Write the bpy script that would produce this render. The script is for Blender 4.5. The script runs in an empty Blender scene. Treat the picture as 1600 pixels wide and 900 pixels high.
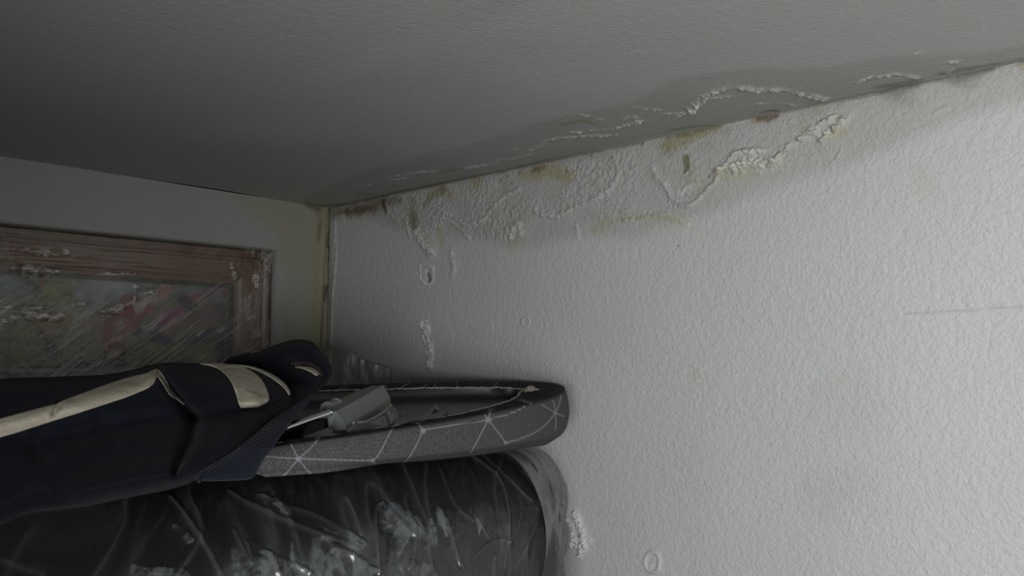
import bpy, math, random
import numpy as np
from mathutils import Vector
from mathutils.bvhtree import BVHTree
from mathutils.geometry import delaunay_2d_cdt

# ------------------------------------------------------------------ camera, light, exposure
SC = bpy.context.scene
COL = SC.collection
PITCH, YAW, FOC = math.radians(4.29), math.radians(47.55), 1186.0
CAM = np.array([-.765, -1.138, .400])
cd = bpy.data.cameras.new('camera'); cam = bpy.data.objects.new('camera', cd); COL.objects.link(cam)
cd.sensor_width = 36.0; cd.lens = 36.0 * FOC / 1600.0; cd.clip_start = .01
cam.location = CAM; cam.rotation_euler = (math.pi / 2 + PITCH, 0, -YAW)
SC.camera = cam
vs = SC.view_settings
vs.view_transform = 'Standard'; vs.look = 'None'; vs.gamma = 1.0; vs.use_curve_mapping = False
vs.exposure = 0.0
WORLD = bpy.data.worlds.new('world'); SC.world = WORLD; WORLD.use_nodes = True
WORLD.node_tree.nodes['Background'].inputs[0].default_value = (.75, .85, 1, 1)
WORLD.node_tree.nodes['Background'].inputs[1].default_value = 0.0

CEIL = CAM[2] + .2427       # ceiling height
SHELF = .018                 # top of the loft platform
ROOM_X, ROOM_Y, FLOOR_Z = -1.04, -2.75, -1.75
WIN = (-2.10, -1.06, .12, .41)      # window opening in the left wall: y0, y1, z0, z1

def area(name, loc, rot, sx, sy, power, color=(1, 1, 1)):
    l = bpy.data.lights.new(name, 'AREA'); l.shape = 'RECTANGLE'; l.size = sx; l.size_y = sy
    l.energy = power; l.color = color
    o = bpy.data.objects.new(name, l); COL.objects.link(o); o.location = loc; o.rotation_euler = rot
    return o
area('window_daylight', (ROOM_X - .14, (WIN[0] + WIN[1]) / 2, (WIN[2] + WIN[3]) / 2), (0, -math.pi / 2, 0),
     WIN[3] - WIN[2] - .03, WIN[1] - WIN[0] - .03, 19.5, (.985, .995, 1.0))

# ------------------------------------------------------------------ measuring helpers
FH = np.array([math.sin(YAW), math.cos(YAW), 0]); RT = np.array([math.cos(YAW), -math.sin(YAW), 0])
FW = math.cos(PITCH) * FH + np.array([0, 0, math.sin(PITCH)])
UP = -math.sin(PITCH) * FH + np.array([0, 0, math.cos(PITCH)])
def sight(x, y):
    x = np.asarray(x, float)[..., None]; y = np.asarray(y, float)[..., None]
    return FW + RT * ((x - 800) / FOC) + UP * ((450 - y) / FOC)
def proj(p):
    q = np.asarray(p) - CAM; z = q @ FW; z = np.where(z < .02, .02, z)
    return np.stack([800 + FOC * (q @ RT) / z, 450 - FOC * (q @ UP) / z], -1)
def at(x, y, axis, val):
    """point where a measured sight line meets the plane axis = val"""
    d = sight(x, y); t = (val - CAM[axis]) / d[..., axis]
    return CAM + d * t[..., None]
def deep(x, y, lam):
    return CAM + sight(x, y) * np.asarray(lam, float)[..., None]

# ------------------------------------------------------------------ noise
_rng = np.random.default_rng(7)
_T = _rng.random(65536)
def vnoise(x, y, seed=0):
    xi = np.floor(x).astype(np.int64); yi = np.floor(y).astype(np.int64)
    fx = x - xi; fy = y - yi; fx = fx * fx * (3 - 2 * fx); fy = fy * fy * (3 - 2 * fy)
    def h(a, b): return _T[((a * 73856093) ^ (b * 19349663) ^ (seed * 83492791)) & 65535]
    return (h(xi, yi) * (1 - fx) + h(xi + 1, yi) * fx) * (1 - fy) + (h(xi, yi + 1) * (1 - fx) + h(xi + 1, yi + 1) * fx) * fy
def fbm(x, y, oct=4, seed=0):
    s = 0; a = .5; t = 0
    for k in range(oct):
        s = s + a * vnoise(x * 2 ** k, y * 2 ** k, seed + k); t += a; a *= .5
    return s / t
def worley(x, y, seed=0):
    xi = np.floor(x).astype(np.int64); yi = np.floor(y).astype(np.int64); best = np.full(x.shape, 9.)
    for dx in (-1, 0, 1):
        for dy in (-1, 0, 1):
            a, b = xi + dx, yi + dy
            i = ((a * 73856093) ^ (b * 19349663) ^ (seed * 83492791)) & 65535
            d = np.hypot(a + _T[i] - x, b + _T[(i + 777) & 65535] - y); best = np.minimum(best, d)
    return best
def sstep(a, b, x):
    t = np.clip((x - a) / (b - a), 0, 1); return t * t * (3 - 2 * t)
def polydist(Q, P, W=None):
    """distance from points Q to polyline P, divided by the interpolated width W"""
    P = np.asarray(P, float); best = np.full(len(Q), 1e9)
    if len(P) == 1: P = np.vstack([P, P + 1e-6])
    if W is None: W = np.ones(len(P))
    W = np.broadcast_to(np.asarray(W, float), (len(P),))
    for i in range(len(P) - 1):
        a, b = P[i], P[i + 1]; ab = b - a
        t = np.clip(((Q - a) @ ab) / max(ab @ ab, 1e-18), 0, 1)
        d = np.hypot(*(Q - a - t[:, None] * ab).T) / (W[i] + (W[i + 1] - W[i]) * t)
        best = np.minimum(best, d)
    return best
def in_poly(Q, P):
    x, y = Q.T; ins = np.zeros(len(Q), bool); j = len(P) - 1
    for i in range(len(P)):
        xi, yi = P[i]; xj, yj = P[j]
        ins ^= ((yi > y) != (yj > y)) & (x < (xj - xi) * (y - yi) / (yj - yi + 1e-12) + xi); j = i
    return ins
def interp_line(P, n):
    P = np.asarray(P, float); s = np.r_[0, np.cumsum(np.linalg.norm(np.diff(P, axis=0), axis=1))]
    t = np.linspace(0, s[-1], n)
    return np.stack([np.interp(t, s, P[:, k]) for k in range(P.shape[1])], -1)
def smooth_line(P, it=2, closed=False):
    P = np.asarray(P, float)
    for _ in range(it):
        if closed:
            N = np.roll(P, -1, 0); P = np.stack([.75 * P + .25 * N, .25 * P + .75 * N], 1).reshape(-1, P.shape[1])
        else:
            A, B = P[:-1], P[1:]
            P = np.vstack([P[:1], np.stack([.75 * A + .25 * B, .25 * A + .75 * B], 1).reshape(-1, P.shape[1]), P[-1:]])
    return P

# ------------------------------------------------------------------ mesh helpers
def mesh_obj(name, V, F, mat=None, parent=None, smooth=True, attrs=None):
    me = bpy.data.meshes.new(name); V = np.asarray(V, np.float32)
    F = [tuple(map(int, f)) for f in F] if not isinstance(F, np.ndarray) else F
    if isinstance(F, np.ndarray):
        n, k = F.shape
        me.vertices.add(len(V)); me.vertices.foreach_set('co', V.ravel())
        me.loops.add(n * k); me.loops.foreach_set('vertex_index', F.astype(np.int32).ravel())
        me.polygons.add(n); me.polygons.foreach_set('loop_start', np.arange(0, n * k, k, dtype=np.int32))
        try: me.polygons.foreach_set('loop_total', np.full(n, k, np.int32))
        except Exception: pass
        me.update(calc_edges=True)
    else:
        me.from_pydata([tuple(map(float, v)) for v in V], [], F)
    me.validate()
    if smooth: me.polygons.foreach_set('use_smooth', np.ones(len(me.polygons), bool))
    if attrs:
        for k, a in attrs.items():
            a = np.asarray(a, np.float32)
            if a.ndim == 1:
                at_ = me.attributes.new(k, 'FLOAT', 'POINT'); at_.data.foreach_set('value', a)
            else:
                at_ = me.attributes.new(k, 'FLOAT_COLOR', 'POINT')
                at_.data.foreach_set('color', np.c_[a, np.ones(len(a))].astype(np.float32).ravel())
    me.update()
    o = bpy.data.objects.new(name, me); COL.objects.link(o)
    if mat: me.materials.append(mat)
    if parent:
        o.parent = parent; o.matrix_parent_inverse = parent.matrix_basis.inverted()
    return o
def grid_faces(n, m, wrap=False, flip=False):
    i = np.arange(n - 1)[:, None]; j = np.arange(m if wrap else m - 1)[None]
    j2 = (j + 1) % m
    f = np.stack([i * m + j, (i + 1) * m + j, (i + 1) * m + j2, i * m + j2], -1).reshape(-1, 4)
    return f[:, ::-1].copy() if flip else f
def box_vf(x0, x1, y0, y1, z0, z1):
    V = [(x, y, z) for z in (z0, z1) for y in (y0, y1) for x in (x0, x1)]
    return V, [(0, 2, 3, 1), (4, 5, 7, 6), (0, 1, 5, 4), (2, 6, 7, 3), (0, 4, 6, 2), (1, 3, 7, 5)]
def join_vf(parts):
    V, F = [], []
    for v, f in parts:
        k = len(V); V += [tuple(p) for p in v]; F += [tuple(int(i) + k for i in q) for q in f]
    return V, F
def bevel(o, w=.001, seg=2):
    m = o.modifiers.new('bevel', 'BEVEL'); m.width = w; m.segments = seg; m.limit_method = 'ANGLE'
    return o
def tube(P, r, k=10, closed=False):
    P = np.asarray(P, float); n = len(P); r = np.broadcast_to(r, (n,))
    T = np.gradient(P, axis=0) if not closed else np.roll(P, -1, 0) - np.roll(P, 1, 0)
    T /= np.linalg.norm(T, axis=1)[:, None]
    A = np.cross(T, [0.03, .02, 1.]); A /= np.linalg.norm(A, axis=1)[:, None]; B = np.cross(T, A)
    an = np.linspace(0, 2 * math.pi, k, endpoint=False)
    V = P[:, None] + r[:, None, None] * (A[:, None] * np.cos(an)[None, :, None] + B[:, None] * np.sin(an)[None, :, None])
    F = [tuple(q) for q in grid_faces(n, k, wrap=True, flip=True)]
    if not closed: F += [tuple(range(k)), tuple(range((n - 1) * k, n * k))[::-1]]
    else: F += [((n - 1) * k + j, (n - 1) * k + (j + 1) % k, (j + 1) % k, j) for j in range(k)]
    return V.reshape(-1, 3), F
def empty(name, loc, label, cat, group=None):
    o = bpy.data.objects.new(name, None); COL.objects.link(o); o.location = [float(v) for v in loc]
    o.empty_display_size = .05
    o['label'] = label; o['category'] = cat
    if group: o['group'] = group
    return o
def structure(o): o['kind'] = 'structure'; return o

# ------------------------------------------------------------------ material helpers
class Mat:
    def __init__(s, name):
        s.m = bpy.data.materials.new(name); s.m.use_nodes = True; s.t = s.m.node_tree; s.t.nodes.clear()
        s.out = s.n('ShaderNodeOutputMaterial')
    def n(s, kind, **kw):
        nd = s.t.nodes.new(kind)
        for k, v in kw.items(): setattr(nd, k, v)
        return nd
    def l(s, a, b): s.t.links.new(a, b)
    def attr(s, name): return s.n('ShaderNodeAttribute', attribute_name=name)
    def coord(s): return s.n('ShaderNodeTexCoord').outputs['Object']
    def noise(s, scale, detail=2, rough=.5, vec=None, dist=0):
        nd = s.n('ShaderNodeTexNoise'); nd.inputs['Scale'].default_value = scale; nd.inputs['Detail'].default_value = detail
        nd.inputs['Roughness'].default_value = rough; nd.inputs['Distortion'].default_value = dist
        s.l(vec if vec is not None else s.coord(), nd.inputs['Vector']); return nd.outputs[0]
    def math(s, op, a, b=0.0, c=None):
        nd = s.n('ShaderNodeMath', operation=op)
        for i, v in enumerate((a, b) if c is None else (a, b, c)):
            if isinstance(v, (int, float)): nd.inputs[i].default_value = v
            else: s.l(v, nd.inputs[i])
        return nd.outputs[0]
    def ramp(s, f, stops):
        nd = s.n('ShaderNodeValToRGB'); cr = nd.color_ramp
        while len(cr.elements) < len(stops): cr.elements.new(.5)
        for e, (p, c) in zip(cr.elements, stops): e.position = p; e.color = (*c, 1)
        s.l(f, nd.inputs[0]); return nd.outputs[0]
    def mix(s, f, a, b, mode='MIX'):
        nd = s.n('ShaderNodeMix', data_type='RGBA', blend_type=mode)
        for i, v in ((0, f), (6, a), (7, b)):
            if isinstance(v, (int, float)): nd.inputs[i].default_value = v
            elif isinstance(v, tuple): nd.inputs[i].default_value = (*v, 1)
            else: s.l(v, nd.inputs[i])
        return nd.outputs[2]
    def bump(s, h, dist, strength=1, prev=None):
        nd = s.n('ShaderNodeBump'); nd.inputs['Distance'].default_value = dist
        if isinstance(strength, (int, float)): nd.inputs['Strength'].default_value = strength
        else: s.l(strength, nd.inputs['Strength'])
        s.l(h, nd.inputs['Height'])
        if prev is not None: s.l(prev, nd.inputs['Normal'])
        return nd.outputs[0]
    def pbr(s, color=(.8, .8, .8), rough=.5, metal=0, spec=.5, normal=None, sheen=0, coat=0):
        p = s.n('ShaderNodeBsdfPrincipled')
        for k, v in (('Base Color', color), ('Roughness', rough), ('Metallic', metal), ('Specular IOR Level', spec), ('Sheen Weight', sheen), ('Coat Weight', coat)):
            if isinstance(v, tuple): p.inputs[k].default_value = (*v, 1)
            elif isinstance(v, (int, float)): p.inputs[k].default_value = v
            else: s.l(v, p.inputs[k])
        if normal is not None: s.l(normal, p.inputs['Normal'])
        return p.outputs[0]
    def done(s, sh): s.l(sh, s.out.inputs[0]); return s.m

def plaster(name, tint=(.74, .745, .73), bump=1.0, stretch=(1, 1, 1), grain=False):
    M = Mat(name)
    mp = M.n('ShaderNodeMapping'); M.l(M.coord(), mp.inputs[0]); mp.inputs['Scale'].default_value = stretch
    v = mp.outputs[0]
    st = M.attr('stain').outputs['Color']; ro = M.attr('rough').outputs['Fac']
    big = M.noise(5, 3, vec=v)
    col = M.mix(big, tuple(c * .93 for c in tint), tuple(min(1, c * 1.05) for c in tint))
    col = M.mix(1.0, col, st, 'MULTIPLY')
    n1 = M.noise(290, 3, .5, vec=v, dist=.5); n2 = M.noise(420, 2, .5, vec=v); n3 = M.noise(110, 2, vec=v)
    b = M.bump(n3, .0006 * bump)
    b = M.bump(n1, .0013 * bump, M.attr('grain').outputs['Fac'] if grain else 1, prev=b)
    b = M.bump(n2, .0022, M.math('MULTIPLY', ro, 1.0), prev=b)
    return M.done(M.pbr(col, .62, spec=.35, normal=b))
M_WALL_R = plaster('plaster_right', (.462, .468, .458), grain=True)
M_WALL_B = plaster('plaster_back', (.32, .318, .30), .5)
M_CEIL = plaster('plaster_ceiling', (.41, .41, .39), .45)
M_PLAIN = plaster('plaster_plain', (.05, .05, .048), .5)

def simple(name, color, rough=.5, metal=0, spec=.5, nscale=None, nd=.0004, var=.15, sheen=0):
    M = Mat(name); nb = None; c = color
    if nscale:
        n = M.noise(nscale, 3); nb = M.bump(n, nd)
        c = M.mix(n, tuple(v * (1 - var) for v in color), tuple(min(1, v * (1 + var)) for v in color))
    return M.done(M.pbr(c, rough, metal, spec, nb, sheen))

# ------------------------------------------------------------------ the damaged plaster surfaces
def strokes_on(axis, val, uv):
    """returns a function giving the normalised distance of the surface grid to a measured polyline"""
    def f(Q, pts, w, jit=0., jf=60, seed=0, margin=4.):
        p = np.asarray(pts, float); P3 = at(p[:, 0], p[:, 1], axis, val)
        lam = (P3 - CAM) @ FW; W = np.broadcast_to(np.asarray(w, float), (len(p),)) * lam / FOC
        P2 = P3[:, uv]
        lo = P2.min(0) - margin * W.max(); hi = P2.max(0) + margin * W.max()
        m = ((Q > lo) & (Q < hi)).all(1); out = np.full(len(Q), 99.)
        if m.any():
            q = Q[m]; d = polydist(q, P2, W)
            if jit: d = d + jit * (fbm(q[:, 0] * jf, q[:, 1] * jf, 3, seed) - .5) * 2
            out[m] = d
        return out
    return f
def region_mask(Q, poly_px, axis, val, uv, soft=.006, jit=.01, jf=25, seed=3):
    """soft mask of a measured closed outline, in surface coordinates"""
    p = np.asarray(poly_px, float); P = at(p[:, 0], p[:, 1], axis, val)[:, uv]
    x, y = Q.T; ins = np.zeros(len(Q), bool); j = len(P) - 1
    for i in range(len(P)):
        xi, yi = P[i]; xj, yj = P[j]
        c = ((yi > y) != (yj > y)); 
        with np.errstate(divide='ignore', invalid='ignore'):
            ins ^= c & (x < (xj - xi) * (y - yi) / (yj - yi + 1e-12) + xi)
        j = i
    d = polydist(Q, np.vstack([P, P[:1]])); s = np.where(ins, d, -d)
    s = s + jit * (fbm(Q[:, 0] * jf, Q[:, 1] * jf, 4, seed) - .5) * 2
    return sstep(-soft, soft, s)

def tint(st, m, col): return st * (1 - m[:, None] * (1 - np.asarray(col)))

def axis_coords(a, b, step, lo, hi, coarse=.12):
    c = list(np.arange(a, b + 1e-9, step))
    L = list(np.arange(lo, a - 1e-6, coarse)); Rr = list(np.arange(b + coarse, hi, coarse)) + [hi] if hi > b + 1e-6 else []
    if L and a - L[-1] < .02: L.pop()
    return np.array(L + c + Rr)

# ---- right wall
ys = axis_coords(-1.32, 0, .0016, ROOM_Y, 0); zs = axis_coords(-.12, CEIL, .0015, FLOOR_Z, CEIL)
zs[-1] = CEIL
Yg, Zg = np.meshgrid(ys, zs, indexing='ij'); Q = np.c_[Yg.ravel(), Zg.ravel()]
S = strokes_on(0, 0., [1, 2]); n = len(Q); H = np.zeros(n); ST = np.ones((n, 3)); RO = np.zeros(n)
y_, z_ = Q.T
wv = fbm(y_ * 6, z_ * 6, 2, 90) - .5; H += wv * .006
H += (fbm(y_ * 260, z_ * 260, 2, 91) - .5) * .0008
lump = 1 - worley(y_ * 170, z_ * 170, 5); lump2 = 1 - worley(y_ * 330, z_ * 330, 8); lump = np.clip(.6 * lump + .4 * lump2, 0, 1)
gran = np.clip(1.25 - 1.35 * worley(y_ * 210 + 1.5 * fbm(y_ * 80, z_ * 80, 2, 9), z_ * 210, 6), 0, 1)
# rough blistered band below the ceiling
band = region_mask(Q, [(560, 300), (640, 372), (672, 402), (700, 352), (745, 372), (800, 378), (850, 335), (900, 340), (940, 355), (1010, 350), (1080, 330),
                       (1120, 300), (1150, 275), (1230, 250), (1330, 215), (1345, 150), (1200, 150), (900, 220)], 0, 0., [1, 2], .01, .012, 22, 4)
H += band * (.0036 * lump ** 1.6 * sstep(.3, .62, fbm(y_ * 16, z_ * 16, 3, 12)) + .0006); RO = np.maximum(RO, band * .55)
# thin raised paint edges
for pts, w, h in [
    ([(1038, 288), (1050, 310), (1066, 320), (1080, 322), (1098, 304), (1118, 285), (1128, 266)], 3.2, .0022),
    ([(1128, 266), (1150, 240), (1170, 236), (1195, 236)], 4, .0022),
    ([(687, 326), (706, 338), (732, 352), (755, 345), (777, 318), (793, 304), (812, 296)], 3, .0016),
    ([(690, 338), (712, 352), (734, 374)], 3, .0014),
    ([(838, 328), (846, 336), (872, 340), (905, 322), (930, 312), (950, 300), (966, 278)], 3.5, .0018),
    ([(1018, 262), (1028, 280), (1040, 292)], 5, .0016),
    ([(960, 350), (1000, 343), (1040, 334), (1064, 346), (1075, 352)], 3, .0010),
    ([(524, 345), (526, 400), (520, 460), (518, 540)], 2.2, .0016),
    ([(1300, 256), (1310, 244), (1316, 233)], 1.6, .0010),
    ([(1400, 178), (1430, 184), (1450, 182), (1480, 168)], 2, .0008),
    ([(650, 362), (662, 384), (676, 396)], 5, .0022), ([(636, 345), (640, 372)], 4, .0012),
    ([(676, 352), (690, 350)], 4, .0012), ([(705, 395), (709, 420), (707, 430)], 5, .0012),
    ([(800, 372), (806, 352), (814, 348), (816, 366)], 3.5, .0018), ([(902, 352), (905, 372)], 3, .0008),
    ([(765, 500), (770, 514)], 1.5, .0008), ([(704, 518), (704, 524)], 1.8, .0012),
    ([(1065, 580), (1090, 572), (1098, 590), (1080, 600)], 2, .0006)]:
    d = S(Q, pts, w, .5, 220, 31); m = np.exp(-np.clip(d, 0, 9) ** 2); H += 1.5 * h * m * (.15 + 1.5 * lump ** 1.3); RO = np.maximum(RO, m * .8); ST = ST * (1 + m * .12 * sstep(.3, .6, lump))[:, None]
# thick crumbling crust
for pts, w, h in [
    ([(1122, 268), (1132, 262), (1150, 262)], 9, .0035), ([(1150, 262), (1172, 254), (1192, 258), (1212, 256)], [9, 12, 11, 8], .0060),
    ([(1148, 240), (1170, 236), (1192, 236)], 6, .0030),
    ([(1212, 254), (1224, 238), (1240, 226), (1252, 218)], 5, .0040),
    ([(1252, 218), (1272, 204), (1290, 190), (1306, 184)], [6, 8, 8, 5], .0048),
    ([(1284, 218), (1296, 208), (1312, 198), (1326, 184)], [7, 10, 10, 6], .0058),
    ([(1020, 168), (1022, 168)], 3, .001),
    ([(655, 414), (661, 412), (676, 418), (676, 438), (668, 446), (656, 438), (655, 414)], 2.2, .0028),
    ([(658, 505), (668, 512), (664, 530), (672, 545), (670, 572)], 8, .0045),
    ([(1062, 300), (1075, 292), (1090, 285)], 6, .0012),
    ([(898, 800), (905, 822), (915, 845), (906, 866)], [6, 10, 9, 5], .0060), ([(888, 822), (896, 850)], 10, .0035),
    ([(850, 892), (860, 898)], 5, .004)]:
    d = S(Q, pts, w, .7, 160, 37); m = 1 - sstep(.15, 1.3, d); m = np.clip(m * (.45 + .8 * fbm(y_ * 130, z_ * 130, 3, 39)), 0, 1); H += h * m * (.0 + 1.5 * gran ** 1.5); RO = np.maximum(RO, m); ST = ST * (1 + (m * .32 * sstep(.25, .6, lump))[:, None] * np.array([1, .98, .90]))
# blister rings
for (cx, cy), r, w, h in [((823, 503), 6, 1.8, .0012), ((1020, 878), 14, 2.2, .0024), ((1024, 886), 7, 1.8, .0012), ((666, 428), 3, 1, .0004), ((1080, 302), 5, 2, .001)]:
    a = np.linspace(0, 2 * math.pi, 22); ring = [(cx + r * math.cos(t) * (.85 if r > 10 else 1), cy + r * 1.15 * math.sin(t)) for t in a]
    d = S(Q, ring, w, .35, 200, 40); H += h * np.exp(-np.clip(d, 0, 9) ** 2)
# holes, cracks and pits
for pts, w, h in [([(666, 424), (669, 436)], 3.5, .004), ([(661, 515), (668, 540), (671, 556)], 1.8, .0045), ([(1412, 491), (1430, 489), (1500, 485), (1560, 481), (1620, 477)], 1.3, .0010)]:
    d = S(Q, pts, w, .4, 200, 44); H -= h * np.exp(-np.clip(d, 0, 9) ** 2)
_r = random.Random(5)
PITS = [(782, 282), (793, 275), (800, 287), (812, 270), (838, 262), (843, 268), (872, 280), (886, 268), (924, 243), (957, 246), (1003, 226), (1068, 223), (1072, 232), (1060, 384), (1108, 276), (905, 262), (914, 276), (851, 250)]
for p in PITS:
    d = S(Q, [p], _r.uniform(1.2, 2.2)); m = np.exp(-np.clip(d, 0, 9) ** 2); H -= .001 * m; ST = tint(ST, np.clip(m * 1.2, 0, 1), (.35, .32, .28))
# stains that belong to the wall: damp band, mould, rust, yellow tide marks
damp = region_mask(Q, [(470, 300), (560, 345), (700, 372), (850, 385), (1000, 372), (1120, 335), (1230, 292), (1330, 240), (1400, 222), (1475, 200), (1540, 178), (1640, 150), (1640, 60), (1000, 150)], 0, 0., [1, 2], .012, .02, 9, 6)
ST = tint(ST, damp, (.83, .825, .80))
def stain(pts, w, col, jit=.5, jf=60, seed=50, soft=.8, k=1.0):
    global ST
    d = S(Q, pts, w, jit, jf, seed, 5.); ST = tint(ST, k * (1 - sstep(1 - soft, 1 + soft * .6, d)), col)
stain([(518, 330), (545, 330), (580, 322), (604, 316), (625, 314)], [13, 11, 13, 10, 6], (.58, .53, .46), .9, 70, 51, .95)
stain([(600, 316), (604, 333)], [6, 3], (.40, .34, .28), .3, 80, 52, .5)
stain([(530, 333), (560, 329), (590, 324)], 5, (.60, .52, .42), 1.3, 110, 53, .9)
for dx in (-4, 0, 4): stain([(644 + dx, 312), (647 + dx, 340), (648 + dx * .6, 354)], [6, 7, 6], (.86, .85, .80), .15, 60, 54, .35)
for dx in (-3, 3): stain([(646 + dx, 335), (648 + dx, 352)], [5, 6], (.84, .82, .76), .2, 60, 55, .5)
stain([(662, 322), (674, 306), (692, 298)], [4, 7, 9], (.74, .71, .56), .3, 60, 56, .4)
stain([(692, 296), (705, 305)], 7, (.85, .80, .62), .4, 60, 57)
stain([(686, 358), (690, 378)], 7, (.90, .86, .62), .5, 60, 58)
stain([(740, 285), (750, 282)], 8, (.90, .86, .66), .6, 60, 59)
stain([(835, 266), (850, 262)], [7, 5], (.55, .47, .36), .8, 90, 60)
stain([(815, 274), (860, 268), (895, 275)], [8, 14, 10], (.88, .82, .62), .5, 50, 61)
stain([(800, 388), (812, 378)], 10, (.93, .90, .78), .5, 50, 62)
stain([(934, 358), (948, 347), (985, 342), (1030, 338), (1062, 345), (1080, 355)], [8, 7, 6, 5, 7, 6], (.93, .92, .76), .9, 60, 63, .9)
stain([(1040, 232), (1062, 222), (1085, 214), (1120, 202)], [12, 13, 9, 5], (.80, .77, .58), .5, 50, 64)
stain([(1060, 212), (1100, 205)], [5, 4], (.75, .73, .58), .6, 60, 65)
stain([(1072, 246), (1074, 262), (1070, 268)], [5, 6, 4], (.50, .49, .36), .5, 90, 66, .5)
stain([(1128, 272), (1150, 276), (1180, 272)], [10, 10, 7], (.975, .965, .84), .5, 50, 67)
stain([(1150, 262), (1180, 256), (1210, 258)], 9, (1.06, 1.05, .97), .4, 50, 68)
stain([(1290, 212), (1318, 196)], 9, (1.05, 1.05, 1.0), .4, 50, 69)
stain([(1300, 215), (1322, 206)], 6, (.97, .96, .84), .5, 50, 70)
stain([(1186, 184), (1200, 182), (1214, 180)], [6, 9, 6], (.45, .34, .30), .5, 90, 71, .6)
stain([(1176, 186), (1186, 188)], 6, (.78, .72, .52), .5, 90, 72)
stain([(1380, 142), (1402, 138), (1430, 130)], [10, 17, 10], (.62, .62, .60), .4, 25, 73)
stain([(1392, 152), (1420, 158)], 12, (.86, .86, .84), .4, 25, 74)
stain([(1470, 120), (1500, 116), (1545, 106)], [9, 16, 8], (.66, .66, .64), .4, 25, 75)
stain([(1500, 126), (1520, 128)], 14, (.86, .87, .85), .4, 25, 76)
stain([(1597, 104), (1604, 102)], 7, (.9, .82, .68), .4, 25, 77)
stain([(667, 428), (669, 438)], 3.5, (.35, .33, .30), .4, 90, 78)
stain([(661, 515), (668, 540), (671, 552)], 2.2, (.40, .36, .30), .6, 90, 79)
stain([(1412, 491), (1430, 489), (1500, 485), (1620, 477)], 1.6, (.80, .80, .80), .5, 90, 80)
stain([(1085, 582), (1092, 588)], 12, (.95, .94, .88), .5, 50, 81)
stain([(1440, 270), (1450, 300)], 14, (.95, .95, .92), .5, 20, 82)
stain([(1330, 620), (1340, 640)], 50, (.955, .945, .925), .6, 12, 83)
stain([(1290, 780), (1330, 760)], 45, (.955, .945, .925), .6, 12, 84)
stain([(515, 335), (517, 440), (513, 545)], [7, 6, 6], (.72, .69, .60), .5, 40, 85)
stain([(513, 385), (513, 405)], [4, 3], (.42, .38, .32), .5, 60, 86)
# dark line where wall and ceiling meet
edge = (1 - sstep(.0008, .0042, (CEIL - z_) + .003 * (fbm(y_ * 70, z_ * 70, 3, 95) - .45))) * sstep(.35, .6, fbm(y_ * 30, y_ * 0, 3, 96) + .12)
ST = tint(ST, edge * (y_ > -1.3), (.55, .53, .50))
ST = tint(ST, sstep(.60, .72, fbm(y_ * 45, z_ * 45, 3, 97)) * band * .5, (.86, .83, .72))
keep = (y_ > -1.32) & (z_ > -.12); H *= keep; H *= sstep(0, .012, CEIL - z_) * .85 + .15
H = np.maximum(H, -.004)
V = np.c_[-H, y_, z_]
wall_right = structure(mesh_obj('wall_right', V, grid_faces(len(ys), len(zs), flip=True), M_WALL_R, attrs={'stain': ST, 'rough': RO, 'grain': .30 + .70 * sstep(.15, .75, -Q[:, 0])}))

# ---- ceiling
xs = axis_coords(-.40, 0, .0016, ROOM_X, 0); ys = axis_coords(-1.3, 0, .0020, ROOM_Y, 0)
Xg, Yg = np.meshgrid(xs, ys, indexing='ij'); Q = np.c_[Xg.ravel(), Yg.ravel()]; x_, y_ = Q.T
S = strokes_on(2, CEIL, [0, 1]); n = len(Q); H = np.zeros(n); ST = np.ones((n, 3)); RO = np.zeros(n)
lump = np.clip(.6 * (1 - worley(x_ * 150, y_ * 150, 15)) + .4 * (1 - worley(x_ * 300, y_ * 300, 18)), 0, 1)
H += (fbm(x_ * 5, y_ * 5, 2, 190) - .5) * .006
gran = np.clip(1.25 - 1.35 * worley(x_ * 230 + 1.5 * fbm(x_ * 80, y_ * 80, 2, 9), y_ * 200, 16), 0, 1)
for pts, w, h in [
    ([(1082, 170), (1090, 158), (1104, 148), (1122, 138), (1150, 135), (1178, 139), (1206, 137), (1236, 141), (1262, 148), (1290, 154)], 5, .0042),
    ([(1060, 182), (1078, 172), (1100, 152)], 5, .003), ([(1112, 152), (1140, 150)], 4, .002),
    ([(1170, 164), (1192, 161), (1222, 161), (1252, 167)], 2.2, .0026),
    ([(1338, 128), (1356, 119), (1378, 117), (1396, 113), (1412, 114), (1434, 119)], 3, .0026),
    ([(1470, 96), (1480, 93), (1494, 94)], 3, .003), ([(1478, 110), (1486, 106)], 2.5, .002), ([(1430, 82), (1436, 80)], 2, .002),
    ([(905, 180), (925, 183), (945, 190)], 2.5, .002), ([(990, 168), (1008, 172), (1030, 172)], 2.5, .002),
    ([(895, 208), (920, 206), (950, 204), (975, 198), (998, 190)], 4, .0028),
    ([(850, 222), (880, 216), (920, 214), (960, 212)], 4, .0024), ([(830, 236), (850, 226)], 4, .002),
    ([(975, 186), (990, 184), (1000, 192)], 4, .0024), ([(1040, 178), (1070, 176), (1090, 174)], 3, .0018),
    ([(622, 274), (650, 268), (680, 266)], 4, .0026), ([(720, 262), (750, 258), (775, 254)], 4, .0026), ([(780, 250), (812, 246), (834, 240)], 3, .0016),
    ([(560, 291), (582, 287)], 3.5, .0024), ([(612, 280), (640, 277)], 4, .002), ([(800, 234), (815, 232)], 3, .0016), ([(990, 80), (1000, 84)], 2, .0014), ([(962, 64), (975, 68)], 2, .001)]:
    d = S(Q, pts, np.array(w) * 1.25, .9, 150, 31); m = np.exp(-np.clip(d, 0, 9) ** 2); m = m * (.25 + .75 * sstep(.40, .52, fbm(x_ * 120, y_ * 120, 3, 33))); H += h * .6 * m * (1.6 * gran ** 1.5 + .1); RO = np.maximum(RO, m); ST = ST * (1 + m * .34 * sstep(.25, .7, gran))[:, None]
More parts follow.
